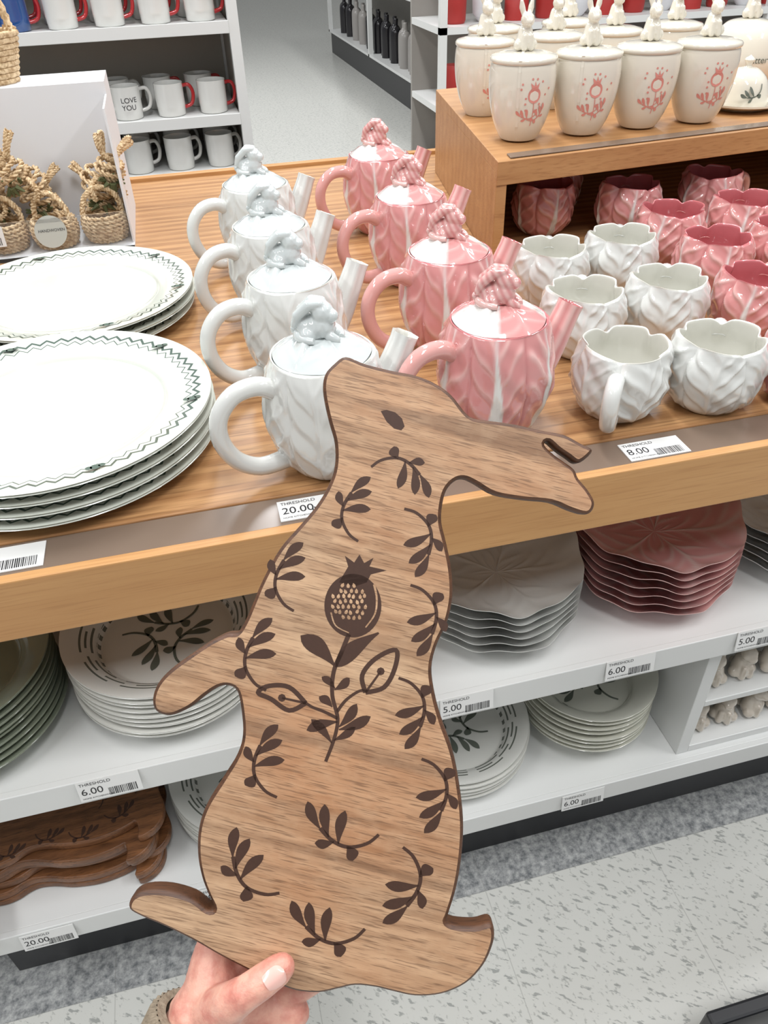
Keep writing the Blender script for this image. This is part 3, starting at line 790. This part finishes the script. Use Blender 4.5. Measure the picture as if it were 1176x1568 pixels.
def plainmug(name, bc, hc, text=None):
    d = B(); d.lathe([(0, 0), (.036, 0), (.040, .003), (.042, .03), (.042, .088), (.0425, .092), (.040, .092), (.039, .088), (.039, .008), (0, .006)], 36, bc)
    d.tube(cr([(.040, 0, .078), (.062, 0, .078), (.072, 0, .055), (.064, 0, .026), (.040, 0, .018)], 5), .0055, 10, hc)
    if text:
        for k, w in enumerate(text):
            tv, tf = textmesh(w)
            d.add([Vector((.0424*cos(-pi/2+(p.x*.02-.026)/.0424), .0424*sin(-pi/2+(p.x*.02-.026)/.0424), p.y*.02+.05-.02*k)) for p in tv], tf, WHT, 1)
    return d.mesh(name, [M_CER, M_INK])
RD = S(188, 40, 44); MW = S(220, 220, 216)
m1 = plainmug('m', MW, MW, ['LOVE', 'YOU']); m2 = plainmug('m', MW, RD); m3 = plainmug('m', MW, MW); m4 = plainmug('m', S(40, 80, 140), RD)
for i in range(8):
    for j in range(2):
        x = .125-i*.125; mm = (m2, m2, m1, m3)[min(i, 3)]
        inst('coffee_mug', mm, (x-.03*j, 2.06+j*.13, .8303), (0, 0, .25), scale=(1, 1, .95))
        inst('coffee_mug', (m2 if i < 4 else m4), (x-.02*j, 2.06+j*.13, 1.0653), (0, 0, .25))
        inst('coffee_mug', m3, (x+.0, 2.06+j*.13, .6803), (0, 0, .4))

# ------------------------------------------------------------------ background aisle shelving with bottles (right)
d = B()
d.box(1.85, 2.75, 3.6, 9.2, 0, .2, 1)
for z in (.22, .75, 1.25): d.box(1.83, 2.77, 3.58, 9.22, z-.02, z)
for y in (3.6, 5.4, 7.3, 9.18): d.box(1.83, 1.87, y, y+.04, .2, 2.0)
d.box(2.28, 2.32, 3.6, 9.2, .2, 2.0, 2)
d.obj('aisle_shelving', [M_WHITE, M_BLACK, M_GREYP], smooth=False)
bm_ = B(); bm_.lathe([(p.x, p.y) for p in cr([(0, 0, 0), (.045, 0, 0), (.05, .01, 0), (.05, .2, 0), (.04, .245, 0), (.018, .27, 0), (.018, .32, 0), (0, .322, 0)], 4)], 24)
bm_.lathe([(.0505, .06), (.0505, .15)], 24, WHT, 1)
b1 = bm_.mesh('bottle', [M_BOTTLE, M_PAPER]); b2 = bm_.mesh('bottle', [plain('grey_bottle', S(150, 146, 142), .3), M_PAPER])
for i in range(36):
    for z in (.2205, .7505):
        inst('bottle', b2 if (i//4) % 3 == 1 else b1, (1.94+.03*(i % 2), 3.75+i*.15, z), scale=1.0)
d = B()
d.box(1.1, 4.2, 2.9, 3.3, .0, .12, 1)
for z in (.35, .62, .91, 1.25): d.box(1.1, 4.2, 2.88, 3.3, z-.025, z)
d.box(1.1, 4.2, 3.3, 3.32, 0, 1.8, 2)
for x in (1.1, 2.6, 4.17): d.box(x, x+.03, 2.88, 2.91, 0, 1.8)
d.obj('goods_shelf_unit', [M_WHITE, M_BLACK, M_GREYP], smooth=False)
for z in (.3505, .6205, .9105):
    for i in range(22):
        k = B(); kind = (i*7+int(z*10)) % 3
        if kind == 0: k.lathe([(0, 0), (.04, 0), (.045, .01), (.048, .12), (.04, .14), (0, .142)], 24)
        elif kind == 1: k.lathe([(0, 0), (.03, 0), (.055, .03), (.058, .08), (.05, .082), (.04, .02), (0, .015)], 24)
        else: k.lathe([(0, 0), (.05, 0), (.05, .1), (.045, .105), (.01, .106), (.008, .12), (.012, .13), (0, .135)], 24)
        k.obj(('storage_canister', 'serving_bowl', 'cookie_jar')[kind], [(M_RED, M_RED, M_CARD)[(i+kind) % 3]], (1.2+i*.135, 3.0, z))

d = B()
d.prism([(.52, -.34), (.95, -.34), (.95, -.62), (.52, -.62)], .0, .02)
for q in ([(.50, -.29), (1.0, -.29), (1.0, -.31), (.50, -.31)], [(.50, -.31), (.52, -.31), (.52, -.65), (.50, -.65)], [(.98, -.31), (1.0, -.31), (1.0, -.65), (.98, -.65)], [(.50, -.65), (1.0, -.65), (1.0, -.67), (.50, -.67)]):
    d.prism(q, 0, .10)
d.obj('shopping_basket', M_BLACK, smooth=False, bevel=.004)

# ------------------------------------------------------------------ light
def area(name, loc, sx, sy, e, col=(.985, .99, 1.0), rot=(0, 0, 0)):
    l = bpy.data.lights.new(name, 'AREA'); l.shape = 'RECTANGLE'; l.size = sx; l.size_y = sy; l.energy = e; l.color = col
    o = bpy.data.objects.new(name, l); COL.objects.link(o); o.location = loc; o.rotation_euler = rot
for x in (-1.8, .3, 2.4):
    for y in (-1.0, 1.2, 3.6, 7.0): area('ceiling_light', (x, y, 3.3), .28, 1.3, 40)
w = bpy.data.worlds.new('world'); bpy.context.scene.world = w; w.use_nodes = True
w.node_tree.nodes['Background'].inputs[0].default_value = (.96, .98, 1, 1); w.node_tree.nodes['Background'].inputs[1].default_value = .36
sc = bpy.context.scene
try: sc.view_settings.view_transform = 'Standard'
except Exception: pass

cd = bpy.data.cameras.new('camera'); c = bpy.data.objects.new('camera', cd); COL.objects.link(c)
c.matrix_world = Matrix.Translation((0, -.58, 1.32)) @ BR.to_4x4(); cd.sensor_fit = 'VERTICAL'; cd.sensor_height = 24; cd.lens = 24*1178/1568; cd.clip_start = .01
sc.camera = c
